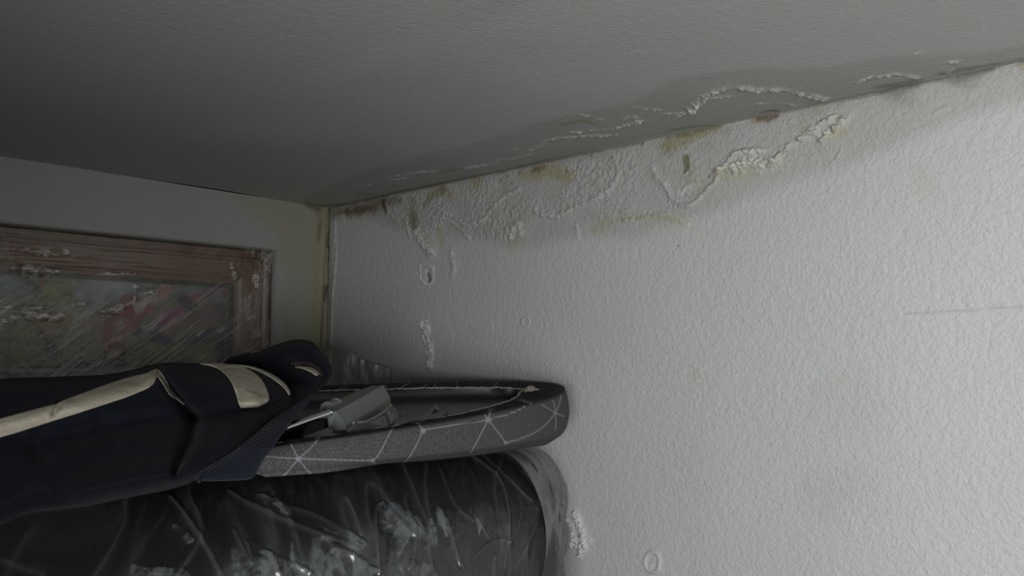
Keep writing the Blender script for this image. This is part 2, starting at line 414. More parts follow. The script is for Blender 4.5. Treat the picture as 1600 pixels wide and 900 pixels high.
for p in [(220, 32), (322, 82), (427, 107), (465, 120), (464, 228), (395, 195), (52, 60), (700, 60), (640, 120), (550, 148), (1240, 30), (520, 180)]:
    d = S(Q, [p], 2.0); H += .0012 * np.exp(-np.clip(d, 0, 9) ** 2)
damp = region_mask(Q, [(470, 318), (505, 292), (560, 272), (640, 248), (740, 226), (810, 208), (860, 186), (950, 168), (1010, 150), (1040, 132), (1100, 116), (1180, 104), (1290, 104), (1340, 96), (1420, 84), (1500, 82), (1620, 66), (1640, 90), (1300, 165), (900, 245), (700, 290), (520, 330)], 2, CEIL, [0, 1], .008, .014, 14, 6)
ST = tint(ST, damp, (.86, .86, .85))
RO = np.maximum(RO, damp * .25)
stain([(520, 322), (560, 316), (620, 300), (700, 284), (760, 270), (800, 264)], [5, 6, 8, 9, 6, 4], (.66, .63, .58), .5, 40, 151)
stain([(558, 302), (575, 302), (590, 303)], 2.6, (.5, .45, .38), .4, 60, 152)
stain([(500, 322), (540, 318)], 7, (.72, .68, .58), .5, 40, 153)
stain([(690, 268), (720, 262)], 3, (.6, .57, .5), .5, 60, 154)
stain([(800, 262), (860, 250), (930, 238), (1000, 226)], [8, 9, 10, 6], (.80, .80, .79), .4, 40, 155)
stain([(880, 196), (910, 190), (930, 196)], [10, 10, 6], (.84, .78, .62), .4, 30, 156)
stain([(1050, 204), (1090, 198), (1130, 196)], [7, 7, 5], (.76, .74, .58), .5, 40, 157)
stain([(1190, 176), (1205, 173), (1216, 174)], [4, 6, 3], (.5, .38, .33), .5, 80, 158)
stain([(1375, 134), (1405, 130), (1430, 124)], [10, 14, 10], (.66, .66, .65), .4, 25, 159)
stain([(1340, 128), (1380, 120)], 3, (.75, .75, .74), .4, 40, 160)
stain([(1470, 112), (1500, 106), (1550, 98)], [8, 12, 9], (.66, .66, .65), .4, 25, 161)
stain([(1560, 96), (1640, 82)], [8, 8], (.78, .78, .77), .4, 25, 162)
stain([(1134, 138), (1137, 139)], 1.6, (.4, .3, .25), .4, 80, 163)
stain([(480, 316), (505, 322)], 6, (.8, .76, .6), .5, 40, 164)
H *= sstep(-.40, -.36, x_) * sstep(-1.3, -1.26, y_); H *= sstep(0, .008, -x_)
ceiling = structure(mesh_obj('ceiling', np.c_[x_, y_, CEIL - H], grid_faces(len(xs), len(ys)), M_CEIL, attrs={'stain': ST, 'rough': RO}))

# ---- back wall
xs = axis_coords(-.62, 0, .0030, ROOM_X, 0); zs = axis_coords(.05, CEIL, .0030, FLOOR_Z, CEIL); zs[-1] = CEIL
Xg, Zg = np.meshgrid(xs, zs, indexing='ij'); Q = np.c_[Xg.ravel(), Zg.ravel()]; x_, z_ = Q.T
S = strokes_on(1, 0., [0, 2]); n = len(Q); H = np.zeros(n); ST = np.ones((n, 3)); RO = np.zeros(n)
H += (fbm(x_ * 6, z_ * 6, 3, 290) - .5) * .005
tide = region_mask(Q, [(330, 280), (366, 312), (385, 336), (410, 352), (436, 372), (428, 396), (446, 430), (440, 480), (436, 560), (440, 620), (540, 620), (530, 300)], 1, 0., [0, 2], .005, .012, 20, 8)
ST = tint(ST, tide, (.97, .95, .84)); ST = tint(ST, (1 - tide) * .5, (.97, .98, 1.0))
stain([(506, 326), (502, 400), (497, 480), (494, 560)], [16, 14, 13, 14], (.93, .90, .70), .5, 30, 251)
stain([(500, 350), (498, 374)], [4, 5], (.70, .66, .52), .5, 60, 252)
stain([(513, 366), (511, 385)], [3, 3], (.42, .37, .3), .5, 60, 253)
stain([(509, 448), (506, 470)], [4, 2.5], (.42, .38, .3), .4, 60, 254)
stain([(506, 470), (503, 500), (500, 540)], 2, (.6, .56, .46), .7, 60, 255)
stain([(480, 320), (498, 326)], 4, (.55, .5, .4), .7, 60, 256)
for pts, w, h in [([(508, 332), (505, 400), (500, 470), (497, 545)], 3, .002), ([(384, 336), (410, 352), (434, 371)], 2, .0006), ([(487, 330), (500, 345)], 6, .0015)]:
    d = S(Q, pts, w, .6, 120, 31); m = np.exp(-np.clip(d, 0, 9) ** 2); H += h * m
H *= (x_ > -.62) & (z_ > .05)
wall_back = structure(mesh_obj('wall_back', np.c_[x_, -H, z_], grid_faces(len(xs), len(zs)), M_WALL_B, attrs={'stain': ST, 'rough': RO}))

# ---- rest of the room (behind and below the camera)
def slab(name, b, m):
    v, f = box_vf(*b); o = mesh_obj(name, v, f, m, smooth=False, attrs={'stain': np.ones((8, 3)), 'rough': np.zeros(8)}); return structure(o)
M_BOARDS = simple('loft_boards', (.10, .075, .05), .7, nscale=30, nd=.001)
slab('floor', (ROOM_X, 0, ROOM_Y, 0, FLOOR_Z - .1, FLOOR_Z), simple('floor_dark', (.12, .10, .08), .6, nscale=8))
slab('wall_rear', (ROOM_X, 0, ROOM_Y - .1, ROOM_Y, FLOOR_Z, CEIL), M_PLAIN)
y0, y1, z0, z1 = WIN
parts = [box_vf(ROOM_X - .16, ROOM_X, ROOM_Y, y0, FLOOR_Z, CEIL), box_vf(ROOM_X - .16, ROOM_X, y1, 0, FLOOR_Z, CEIL),
         box_vf(ROOM_X - .16, ROOM_X, y0, y1, FLOOR_Z, z0), box_vf(ROOM_X - .16, ROOM_X, y0, y1, z1, CEIL)]
v, f = join_vf(parts)
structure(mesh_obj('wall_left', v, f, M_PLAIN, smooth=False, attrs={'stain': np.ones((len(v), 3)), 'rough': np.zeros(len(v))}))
w_ = .03; xa, xb = ROOM_X - .02, ROOM_X + .02
v, f = join_vf([box_vf(xa, xb, y0, y1, z0 - w_, z0), box_vf(xa, xb, y0, y1, z1, z1 + w_),
                box_vf(xa, xb, y0 - w_, y0, z0, z1), box_vf(xa, xb, y1, y1 + w_, z0, z1)])
structure(mesh_obj('window_1', v, f, simple('window_white', (.8, .8, .8), .4), smooth=False))
slab('trim_1', (ROOM_X, 0, -.80, 0, SHELF - .03, SHELF), M_BOARDS)

# ------------------------------------------------------------------ clear film material
def film(name, base=.06, haze_glint=.25, rough=.16, tintc=(.80, .82, .80), bumps=((90, .0012), (300, .0004)), gloss=1.0):
    M = Mat(name); v = M.coord(); nb = None
    for s_, d_ in bumps: nb = M.bump(M.noise(s_, 3, .6, vec=v, dist=1.2), d_, prev=nb)
    fr = M.n('ShaderNodeFresnel'); fr.inputs[0].default_value = 1.5; M.l(nb, fr.inputs['Normal'])
    cr = M.attr('haze_glint').outputs['Fac']  # pale diffuse share: cloudiness of the film plus painted glints
    tr = M.n('ShaderNodeBsdfTransparent'); tr.inputs[0].default_value = (.985, .988, .985, 1)
    gl = M.n('ShaderNodeBsdfGlossy'); gl.inputs['Color'].default_value = (gloss, gloss, gloss, 1); gl.inputs['Roughness'].default_value = rough; M.l(nb, gl.inputs['Normal'])
    df = M.n('ShaderNodeBsdfDiffuse'); df.inputs['Color'].default_value = (*tintc, 1); M.l(nb, df.inputs['Normal'])
    tl = M.n('ShaderNodeBsdfTranslucent'); tl.inputs['Color'].default_value = (*tintc, 1)
    md = M.n('ShaderNodeMixShader'); md.inputs[0].default_value = .4; M.l(df.outputs[0], md.inputs[1]); M.l(tl.outputs[0], md.inputs[2])
    m1 = M.n('ShaderNodeMixShader'); M.l(M.math('ADD', M.math('MULTIPLY', cr, haze_glint), base * .6), m1.inputs[0]); M.l(tr.outputs[0], m1.inputs[1]); M.l(md.outputs[0], m1.inputs[2])
    m2 = M.n('ShaderNodeMixShader'); M.l(M.math('ADD', M.math('MULTIPLY', fr.outputs[0], 1.3), base), m2.inputs[0]); M.l(m1.outputs[0], m2.inputs[1]); M.l(gl.outputs[0], m2.inputs[2])
    return M.done(m2.outputs[0])

# ------------------------------------------------------------------ wrapped picture on the back wall
PX0, PX1, PZ1, PZ0 = -.95, -.126, .551, .300       # outer size of the frame
RAIL = .055; PD = .024
pic = empty('framed_picture', (PX1 - .4, -.001, PZ0), 'painting in a brown wooden frame, wrapped in clear plastic, hanging on the back wall', 'picture')
M_WOOD = Mat('brown_frame_wood'); mp = M_WOOD.n('ShaderNodeMapping'); M_WOOD.l(M_WOOD.coord(), mp.inputs[0]); mp.inputs['Scale'].default_value = (4, 40, 60)
nz = M_WOOD.noise(6, 5, .6, vec=mp.outputs[0], dist=.5)
M_WOOD = M_WOOD.done(M_WOOD.pbr(M_WOOD.ramp(nz, [(.25, (.105, .060, .037)), (.75, (.155, .090, .055))]), .45, normal=M_WOOD.bump(nz, .0002)))
prof = [(0, 0), (0, .017), (.003, .023), (.008, .025), (.013, .022), (.015, .016), (.018, .015), (.020, .017), (.045, .014), (.050, .011), (.055, .010), (.055, 0)]
cs = [(PX0, PZ1), (PX1, PZ1), (PX1, PZ0), (PX0, PZ0)]
V = []; sgn = [(1, -1), (-1, -1), (-1, 1), (1, 1)]
for (cx, cz), (sx, sz) in zip(cs, sgn):
    for d, h in prof: V.append((cx + sx * d, -.002 - h, cz + sz * d))
k = len(prof); F = []
for a in range(4):
    b = (a + 1) % 4
    for j in range(k): F.append((a * k + j, a * k + (j + 1) % k, b * k + (j + 1) % k, b * k + j))
mesh_obj('frame', V, F, M_WOOD, pic, smooth=False)
# painting: grid with painted colour blobs
nx, nz_ = 420, 90
xs = np.linspace(PX0 + RAIL - .004, PX1 - RAIL + .004, nx); zs = np.linspace(PZ0 + RAIL - .004, PZ1 - RAIL + .004, nz_)
Xg, Zg = np.meshgrid(xs, zs, indexing='ij'); Q = np.c_[Xg.ravel(), Zg.ravel()]
S = strokes_on(1, -.010, [0, 2]); C = np.tile(np.array([.16, .145, .09]), (len(Q), 1))
vr = fbm(Q[:, 0] * 60, Q[:, 1] * 60, 3, 301)[:, None]; C = C * .8 * (.55 + .9 * vr)
def dab(pts, w, c, k=.9, jit=.5, seed=310, soft=.5):
    global C
    d = S(Q, pts, w, jit, 90, seed); m = (k * (1 - sstep(1 - soft, 1 + soft, d)))[:, None]
    C = C * (1 - m) + np.array(c) ** 1.15 * 1.05 * (.45 + 1.1 * vr) * m
dab([(-60, 448), (60, 446), (130, 452)], 32, (.13, .14, .075)); dab([(0, 440), (30, 455), (45, 450)], 17, (.17, .19, .21), .9, .9)
dab([(45, 438), (60, 452), (50, 465)], 6, (.05, .055, .05), .9, .8); dab([(66, 436), (67, 448)], 5, (.20, .085, .03))
dab([(80, 450), (110, 462), (125, 450)], 14, (.19, .19, .085), .8); dab([(128, 460), (150, 450), (190, 455), (215, 448)], [14, 24, 24, 18], (.235, .25, .26), .9, .5)
dab([(120, 490), (140, 480)], 8, (.17, .19, .20)); dab([(-20, 480), (60, 478), (120, 485)], 10, (.23, .20, .17), .7, .9)
dab([(70, 505), (90, 500), (105, 502)], 10, (.19, .10, .035)); dab([(0, 505), (60, 540), (20, 560)], 16, (.15, .125, .075), .8)
dab([(62, 518), (70, 528)], 4, (.03, .03, .03)); dab([(78, 538), (84, 560)], 8, (.035, .035, .035), .95); dab([(104, 514), (96, 526)], 4, (.03, .03, .035)); dab([(84, 518), (92, 518)], 4, (.26, .17, .07))
dab([(140, 506), (146, 508)], 5, (.22, .09, .03)); dab([(120, 520), (150, 560)], 18, (.15, .15, .08), .7)
dab([(150, 570), (120, 575)], 8, (.09, .09, .11)); 
dab([(166, 528), (176, 505), (205, 488), (235, 478)], [5, 12, 13, 9], (.20, .035, .04), .95, .3); dab([(195, 520), (215, 495), (238, 480)], 6, (.27, .10, .085), .8)
dab([(195, 470), (208, 466)], 7, (.2, .05, .05)); dab([(215, 480), (245, 462), (262, 450)], 7, (.38, .36, .32), .8, .8); dab([(252, 458), (268, 452)], 7, (.33, .13, .11), .8)
dab([(168, 546), (176, 534), (190, 528)], 4, (.40, .24, .18)); dab([(170, 556), (185, 548)], 4, (.35, .25, .2), .8); dab([(166, 560), (185, 575), (200, 545)], [5, 8, 5], (.03, .03, .03), .95)
dab([(176, 540), (188, 542)], 6, (.16, .06, .055))
dab([(280, 455), (310, 452), (340, 460)], 14, (.16, .17, .18)); dab([(285, 470), (300, 478)], 9, (.06, .06, .07)); dab([(300, 465), (330, 458), (350, 455)], 7, (.22, .11, .13), .8, .9)
dab([(245, 505), (265, 498), (280, 488)], [6, 11, 9], (.22, .06, .13), .95); dab([(262, 512), (285, 500)], 6, (.26, .12, .15), .7, .9)
dab([(212, 522), (222, 516), (245, 520)], 4, (.015, .02, .045), .95); dab([(242, 530), (262, 532)], 8, (.085, .05, .10), .95); dab([(290, 532), (320, 526), (332, 520)], 8, (.05, .04, .09), .9)
dab([(225, 510), (240, 512)], 5, (.25, .27, .27), .7); dab([(215, 550), (250, 560), (330, 550)], [16, 18, 14], (.19, .21, .085), .9); dab([(205, 545), (212, 560)], 5, (.13, .16, .06))
dab([(345, 480), (352, 520), (345, 560)], 8, (.10, .08, .10), .8); dab([(300, 500), (335, 495)], 8, (.17, .10, .15), .7)
d = S(Q, [(-120, 580), (0, 578), (100, 577), (158, 577)], 2.6); C = np.where((d < 1)[:, None], .13, C)
m = S(Q, [(-200, 588), (400, 590)], 8); C = np.where((m < 1)[:, None], .03, C)
# dark grey-green border beside the frame
e = np.minimum(np.minimum(Q[:, 0] - xs[0], xs[-1] - Q[:, 0]), zs[-1] - Q[:, 1]); C = np.where((e < .011)[:, None], np.array([.042, .044, .034]), C)
MP = Mat('painted_canvas'); MPm = MP.done(MP.pbr(MP.attr('paint').outputs['Color'], .5, normal=MP.bump(MP.noise(260, 3), .0006)))
mesh_obj('painting', np.c_[Q[:, 0], np.full(len(Q), -.009), Q[:, 1]], grid_faces(nx, nz_), MPm, pic, attrs={'paint': C})
v, f = box_vf(PX0 + .01, PX1 - .01, -.0075, -.0015, PZ0 + .01, PZ1 - .01)
mesh_obj('backing_board', v, f, simple('backing_brown', (.12, .09, .06), .8), pic, smooth=False)
# film over the picture
nx, nz_ = 620, 200
xs = np.linspace(PX0 - .002, PX1 + .002, nx); zs = np.linspace(PZ0 - .002, PZ1 + .003, nz_)
Xg, Zg = np.meshgrid(xs, zs, indexing='ij'); X, Z = Xg.ravel(), Zg.ravel()
e = np.minimum(np.minimum(X - xs[0], xs[-1] - X), np.minimum(zs[-1] - Z, Z - zs[0]))
glint = sstep(.40, .62, fbm(X * 130, Z * 800 + X * 60, 3, 410))
base = np.interp(e, [0, .0015, .006, .02, .05, .07, .2], [.006, .024, .029, .027, .0225, .0215, .0205])
corner = np.hypot(X - PX1, Z - PZ1)
a = math.radians(38); U_ = X * math.cos(a) + Z * math.sin(a); W_ = -X * math.sin(a) + Z * math.cos(a)
st1 = fbm(U_ * 9, W_ * 210, 3, 401); st1 = np.abs(st1 - .5) * 2; diag = sstep(.535, .40, Z + (X + .3) * .12) * .9 + sstep(-.30, -.17, X) * .3
st2 = np.abs(fbm(X * 8, Z * 330, 3, 402) - .5) * 2; hor = sstep(.47, .50, Z)
st3 = np.abs(fbm(X * 300, Z * 12, 3, 403) - .5) * 2; ver = sstep(-.185, -.165, X)
crump = np.abs(fbm(X * 90, Z * 130, 4, 404) - .5) * 2
H = .0003 * (1 - st1) ** 6 * diag + .0004 * (1 - st2) ** 6 * hor * (1 - ver * .6) + .0006 * (1 - st3) ** 6 * ver + .0015 * (1 - crump) ** 4 * (sstep(.08, .03, corner) + .12)
haze_glint = np.clip(((1 - st1) ** 10 * diag * .60 + (1 - st3) ** 10 * ver * .60 + (1 - st2) ** 10 * hor * .10 + .06 * (1 - crump) ** 6) * sstep(.33, .6, fbm(X * 30, Z * 30, 3, 409)) + .35 * sstep(.05, .02, corner) * (1 - crump) ** 6, 0, 1)
S2 = strokes_on(1, -.025, [0, 2]); Qf = np.c_[X, Z]  # streaky glints painted into the film as whitish strokes
for pts, w, h in [([(20, 418), (50, 423), (90, 424)], [2.5, 7, 3], .003), ([(150, 428), (210, 428)], 1.5, .0015), ([(40, 490), (60, 494), (95, 495)], 5, .003), ([(0, 504), (25, 498)], 4, .002),
                  ([(160, 487), (185, 482), (208, 474)], [3, 5, 3], .003), ([(210, 443), (210, 470)], 1.6, .003), ([(214, 448), (228, 456), (245, 456)], 2.5, .003), ([(55, 394), (100, 396)], 4, .0025),
                  ([(0, 388), (60, 393)], 2, .002), ([(115, 477), (130, 475)], 2.5, .003), ([(0, 479), (80, 481)], 1.2, .002), ([(170, 540), (150, 575)], 1.2, .0015), ([(358, 410), (366, 434)], 2, .002), ([(396, 430), (398, 448)], 3, .002)]:
    d = S2(Qf, pts, w, .9, 220, 405); m = np.exp(-np.clip(d - .35, 0, 9) ** 2); H += h * .5 * m * (.4 + crump); haze_glint = np.clip(haze_glint + m * (.25 + .75 * glint) * sstep(.42, .95, (1 - crump) * (.7 + .6 * fbm(X * 400, Z * 400, 2, 408))), 0, 1)
M_FILMP = film('picture_film', .006, 1.0, .2, (.85, .82, .76), ((30, .0004),), .8)
mesh_obj('plastic_wrap', np.c_[X, -.004 - base - H, Z], grid_faces(nx, nz_), M_FILMP, pic, attrs={'haze_glint': haze_glint})

# ------------------------------------------------------------------ rolled bundle in clear plastic
RY, RR, RXE = -.492, .130, -.070; RZ = SHELF + RR + .004
def roll_pt(s, th, off=0.):
    """s = distance from the wall-side end measured along the skin, th = angle round the axis"""
    cr = .085; arc = cr * math.pi / 2
    c = np.clip(s / arc, 0, 1) * math.pi / 2
    rad = np.where(s < arc, (RR - cr) + cr * np.sin(c), RR); xx = np.where(s < arc, RXE - cr * (1 - np.cos(c)) , RXE - cr - (s - arc))
    nr = np.where(s < arc, np.sin(c), 1.); nx_ = np.where(s < arc, np.cos(c), 0.)
    rad = rad + off * nr; xx = xx + off * nx_
    return np.stack([xx, RY + rad * np.cos(th), RZ + rad * np.sin(th)], -1)
bundle = empty('rolled_bundle', (-.5, RY, SHELF), 'thick dark roll wrapped in clear crinkled plastic, lying under the ironing board', 'roll')
ss = np.r_[np.linspace(-.0, .2, 60), np.linspace(.21, .88, 160)]; th = np.linspace(0, 2 * math.pi, 160, endpoint=False)
Sg, Tg = np.meshgrid(ss, th, indexing='ij')
sag = .004 * (fbm(Sg * 14, Tg * 3, 3, 500) - .5)
V = roll_pt(Sg.ravel(), Tg.ravel(), sag.ravel() - .004); F = [tuple(q) for q in grid_faces(len(ss), len(th), wrap=True)]
F += [tuple(range(160)), tuple(range((len(ss) - 1) * 160, len(ss) * 160))[::-1]]
MR = Mat('dark_roll_cloth'); nz = MR.noise(12, 3); nn = MR.noise(500, 2)
MRm = MR.done(MR.pbr(MR.mix(nz, (.0085, .0115, .014), (.012, .017, .027)), .6, spec=.3, normal=MR.bump(nn, .0004)))
mesh_obj('roll', V, F, MRm, bundle)
ss = np.r_[np.arange(.02, .75, .0010), np.arange(.76, .89, .02)]; th = np.linspace(math.radians(60), math.radians(245), 440)
Sg, Tg = np.meshgrid(ss, th, indexing='ij'); s_, t_ = Sg.ravel(), Tg.ravel()
P0 = roll_pt(s_, t_, .004); px = proj(P0)
arc = t_ * RR
a = math.radians(62); U_ = s_ * math.cos(a) + arc * math.sin(a); W_ = -s_ * math.sin(a) + arc * math.cos(a)
fold = 1 - np.abs(fbm(W_ * 34 + 3 * fbm(s_ * 8, arc * 8, 2, 520), U_ * 6, 2, 501) - .5) * 2
fine = 1 - np.abs(fbm(W_ * 150, U_ * 20, 3, 502) - .5) * 2
crm = 1 - np.abs(fbm(s_ * 75 + 2 * fold, arc * 60, 4, 503) - .5) * 2
flat_ = worley(s_ * 26 + 1.2 * fbm(s_ * 12, arc * 12, 2, 530), arc * 15, 504)
low = sstep(math.radians(112), math.radians(150), t_)
Hf = .0026 * fold ** 6 + .0005 * fine ** 4 + low * (.0006 * crm ** 3) + .0016 * flat_
hz_glint = np.clip(.40 * fold ** 14 + .22 * fine ** 10 * sstep(.4, .7, fbm(s_ * 12, arc * 12, 2, 560)) + low * .08 * crm ** 8 + .10, 0, 1)
def poly_mask(P, pts, w, jit=.4, jf=.12, seed=5):
    d = polydist(P, smooth_line(pts, 2), w if np.isscalar(w) else np.interp(np.linspace(0, 1, len(smooth_line(pts, 2))), np.linspace(0, 1, len(w)), w))
    return d + jit * (fbm(P[:, 0] * jf, P[:, 1] * jf, 3, seed) - .5)
front = (P0 - CAM) @ FW < .95
for pts, w, h, z in [
    ([(262, 770), (285, 795), (310, 835), (330, 865), (345, 905)], [2, 3, 4.5, 5, 5], .006, .75),
    ([(355, 765), (395, 790), (440, 810), (490, 830), (560, 855)], [3, 4, 5, 5, 4], .006, .35),
    ([(400, 772), (450, 788), (500, 805), (555, 842)], [3, 4, 5, 5], .005, .30),
    ([(540, 775), (552, 800), (562, 835)], 3, .004, .3),
    ([(593, 900), (588, 860), (585, 820), (589, 788), (597, 785)], [6, 5, 4, 3, 2], .008, .5),
    ([(597, 785), (612, 805), (640, 835)], [2, 4, 5], .005, .4),
    ([(634, 765), (633, 785), (645, 820), (648, 860), (640, 890)], [2, 3, 4, 3, 3], .006, .35),
    ([(667, 720), (664, 760), (668, 800), (680, 830)], [3, 4, 4, 3], .006, .5), ([(668, 810), (668, 860), (680, 905)], [3, 5, 5], .006, .4),
    ([(684, 722), (700, 760), (712, 790), (740, 812)], 2.5, .004, .35), ([(683, 788), (700, 820), (712, 860), (725, 890)], [2, 5, 4, 3], .007, .5),
    ([(720, 700), (760, 725), (785, 748), (795, 790), (795, 840), (788, 890)], [2, 3, 3, 2.5, 2.5, 2.5], .005, .6),
    ([(745, 700), (790, 740), (830, 782)], 2, .003, .4), ([(800, 748), (815, 768), (832, 784)], 2, .003, .5), ([(812, 770), (818, 795), (808, 830)], 2.5, .003, .4),
    ([(840, 815), (825, 850), (805, 890)], 2.5, .004, .5), ([(740, 800), (755, 825), (765, 840)], 2.5, .004, .6),
    ([(736, 875), (752, 860), (770, 845), (785, 842), (800, 850)], 2.5, .004, .35), ([(773, 866), (771, 905)], [4.5, 4], .007, .55),
    ([(365, 825), (375, 850), (390, 880)], 3, .004, .4), ([(405, 860), (420, 865), (440, 905)], [3, 5, 5], .006, .4), ([(480, 905), (490, 860), (500, 838), (515, 842), (520, 860)], [4, 5, 4, 4, 3], .004, .45),
    ([(520, 850), (545, 865), (570, 880)], 5, .006, .4), ([(455, 860), (462, 885), (485, 898)], 4, .006, .5), ([(0, 872), (30, 885), (70, 895)], [6, 6, 3], .004, .3), ([(385, 845), (400, 900)], 4, .006, .4)]:
    sp_ = smooth_line(pts, 2); k_ = len(sp_); ww = np.full(k_, float(w)) if np.isscalar(w) else np.interp(np.linspace(0, 1, k_), np.linspace(0, 1, len(w)), w)
    ww = ww * np.clip(np.minimum(np.linspace(0, 5, k_), np.linspace(5, 0, k_) + .6) + .15, 0, 1)
    d = polydist(px, sp_, ww) + .4 * (fbm(px[:, 0] * .12, px[:, 1] * .12, 3, 5) - .5); m = np.exp(-np.clip(d, 0, 9) ** 2) * front; Hf += h * m * .33; hz_glint = np.clip(hz_glint + z * np.exp(-np.clip(d - .3, 0, 9) ** 2 * 4) * front * .55, 0, 1)  # wrinkle ridge, with a pale highlight painted along it
def facets(x, y, seed):
    xi = np.floor(x).astype(np.int64); yi = np.floor(y).astype(np.int64); b1 = np.full(x.shape, 9.); b2 = b1.copy(); val = np.zeros(x.shape)
    for dx in (-1, 0, 1):
        for dy in (-1, 0, 1):
            a, b = xi + dx, yi + dy; i = ((a * 73856093) ^ (b * 19349663) ^ (seed * 83492791)) & 65535
            ox, oy = x - a - _T[i], y - b - _T[(i + 777) & 65535]; d = np.hypot(ox, oy)
            v = np.clip(_T[(i + 91) & 65535] + (ox * (_T[(i + 5) & 65535] - .5) + oy * (_T[(i + 9) & 65535] - .5)) * 1.4, 0, 1)
            val = np.where(d < b1, v, val); b2 = np.where(d < b1, b1, np.minimum(b2, d)); b1 = np.minimum(b1, d)
    return val, b2 - b1
wx = 60 * (fbm(s_ * 22, arc * 22, 2, 541) - .5) / 60
FAC, fe = facets(W_ * 85 + wx * 2.2, U_ * 38 + wx * 1.6, 542); f2_, fe2 = facets(W_ * 210 + wx * 3, U_ * 120, 543)
FAC = np.clip(.65 * FAC + .35 * f2_, 0, 1); CRE = (1 - sstep(.0, .10, fe)) * sstep(.4, .6, fbm(s_ * 60, arc * 60, 2, 544))
for pts, w in [([(610, 805), (650, 835), (620, 880), (660, 900)], 22), ([(420, 880), (480, 905)], 16), ([(520, 870), (580, 900)], 16), ([(690, 800), (712, 835)], 8), ([(450, 800), (430, 790)], 7), ([(540, 835), (565, 850)], 7), ([(675, 830), (678, 845)], 7), ([(360, 895), (400, 880)], 14), ([(210, 890), (290, 895)], 8), ([(275, 820), (300, 842)], 5)]:
    d = poly_mask(px, pts, w, .8); m = (1 - sstep(.6, 1.2, d)) * front  # crumpled zones: facet highlights painted in as pale colour
    Hf += m * .0007 * crm ** 2; hz_glint = np.clip(hz_glint + m * (.07 + .75 * sstep(.45, .85, FAC) + .6 * CRE), 0, 1); Hf += m * .0016 * FAC
GLINT_PATCH = [([(590, 787), (600, 798), (612, 812), (625, 815), (640, 830), (633, 843), (618, 838), (605, 826), (594, 812)], .95),
         ([(476, 905), (482, 868), (488, 840), (500, 836), (511, 848), (523, 860), (508, 875), (498, 905)], .70), ([(506, 905), (512, 876), (545, 850), (566, 864), (540, 880), (522, 890), (516, 905)], .75),
         ([(455, 845), (462, 868), (479, 884), (475, 896), (459, 886), (451, 862)], .75), ([(402, 905), (412, 858), (425, 870), (441, 905)], .55), ([(360, 905), (362, 855), (379, 870), (390, 905)], .55),
         ([(680, 788), (692, 800), (706, 832), (700, 842), (688, 820)], .95), ([(668, 811), (679, 822), (675, 842), (667, 834)], .9),
         ([(598, 905), (612, 862), (640, 858), (656, 850), (642, 890), (632, 905)], .65), ([(500, 820), (545, 835), (573, 862), (553, 852), (520, 840)], .45),
         ([(748, 790), (756, 815), (752, 838), (745, 815)], .8), ([(438, 792), (455, 797), (450, 806), (436, 800)], .45), ([(268, 818), (286, 819), (283, 824), (270, 823)], .5), ([(288, 838), (304, 840), (300, 847), (290, 845)], .7)]
pj = px + 5 * np.stack([fbm(px[:, 0] / 7, px[:, 1] / 7, 2, 570) - .5, fbm(px[:, 0] / 7, px[:, 1] / 7, 2, 571) - .5], -1) * 1.6
for pp, k_ in GLINT_PATCH:  # bright crinkle highlights painted onto the wrap as pale patches
    m = in_poly(pj, pp) & front
    hz_glint = np.where(m, np.clip(hz_glint + k_ * (.22 + .9 * sstep(.30, .85, FAC) + .4 * CRE), 0, 1), hz_glint)
Hf *= sstep(.0, .05, s_) * .9 + .1
V = roll_pt(s_, t_, .0015 + Hf)
M_FILMR = film('bundle_film', .04, .30, .28, (.55, .59, .61), ((40, .0006),), .6)
wrap = mesh_obj('plastic_wrap', V, grid_faces(len(ss), len(th)), M_FILMR, bundle, attrs={'haze_glint': hz_glint})
# loose gathered end of the wrap, pressed against the right wall
inn = smooth_line([(770, 702), (800, 712), (828, 744), (846, 786), (854, 830), (853, 870), (846, 905), (835, 960)], 2)
out = smooth_line([(808, 698), (846, 700), (868, 722), (885, 758), (889, 785), (882, 812), (893, 828), (888, 862), (872, 880), (850, 960)], 2)
NA, NB = 240, 90; I = interp_line(inn, NA); O = interp_line(out, NA)
A_, B_ = np.meshgrid(np.linspace(0, 1, NA), np.linspace(0, 1, NB), indexing='ij')
I2 = np.repeat(I[:, None], NB, 1); O2 = np.repeat(O[:, None], NB, 1); PXg = I2 * (1 - B_[..., None]) + O2 * B_[..., None]
dd = sight(PXg[..., 0], PXg[..., 1]); lam_wall = (-.006 - CAM[0]) / dd[..., 0]
lam_in = ((RXE - .085 - CAM[0]) / dd[..., 0])
lam = lam_in * (1 - B_) + lam_wall * B_
f1 = 1 - np.abs(fbm(A_ * 4 + B_ * 1, B_ * 4, 2, 601) - .5) * 2; f2 = 1 - np.abs(fbm(B_ * 5, A_ * 3, 2, 602) - .5) * 2
lam = np.minimum(lam - .022 * f1 ** 3 * np.sin(B_ * math.pi) - .006 * f2 ** 4, lam_wall)
P = deep(PXg[..., 0], PXg[..., 1], lam).reshape(-1, 3)
hz_glint2 = np.clip(.50 + .5 * f1 ** 6 + .3 * f2 ** 8, 0, 1).ravel()
pq = PXg.reshape(-1, 2)
for pts, w, z in [([(818, 706), (836, 722), (858, 738), (870, 755)], 3.5, .9), ([(838, 700), (848, 716), (875, 750)], 1.8, .8), ([(862, 772), (882, 785)], 1.6, .9), ([(850, 770), (868, 795), (876, 825)], 5, -.35), ([(815, 690), (826, 715), (845, 770)], 2, .6), ([(872, 790), (880, 805)], 3, .6), ([(876, 840), (895, 842)], 1.5, .6)]:
    d = polydist(pq, pts, w); hz_glint2 = np.clip(hz_glint2 + z * np.exp(-d ** 2), 0, 1)  # bright fold lines and a darker gap painted into the film
M_FILME = film('loose_film', .02, .62, .26, (.40, .41, .38), ((25, .001),), .6)
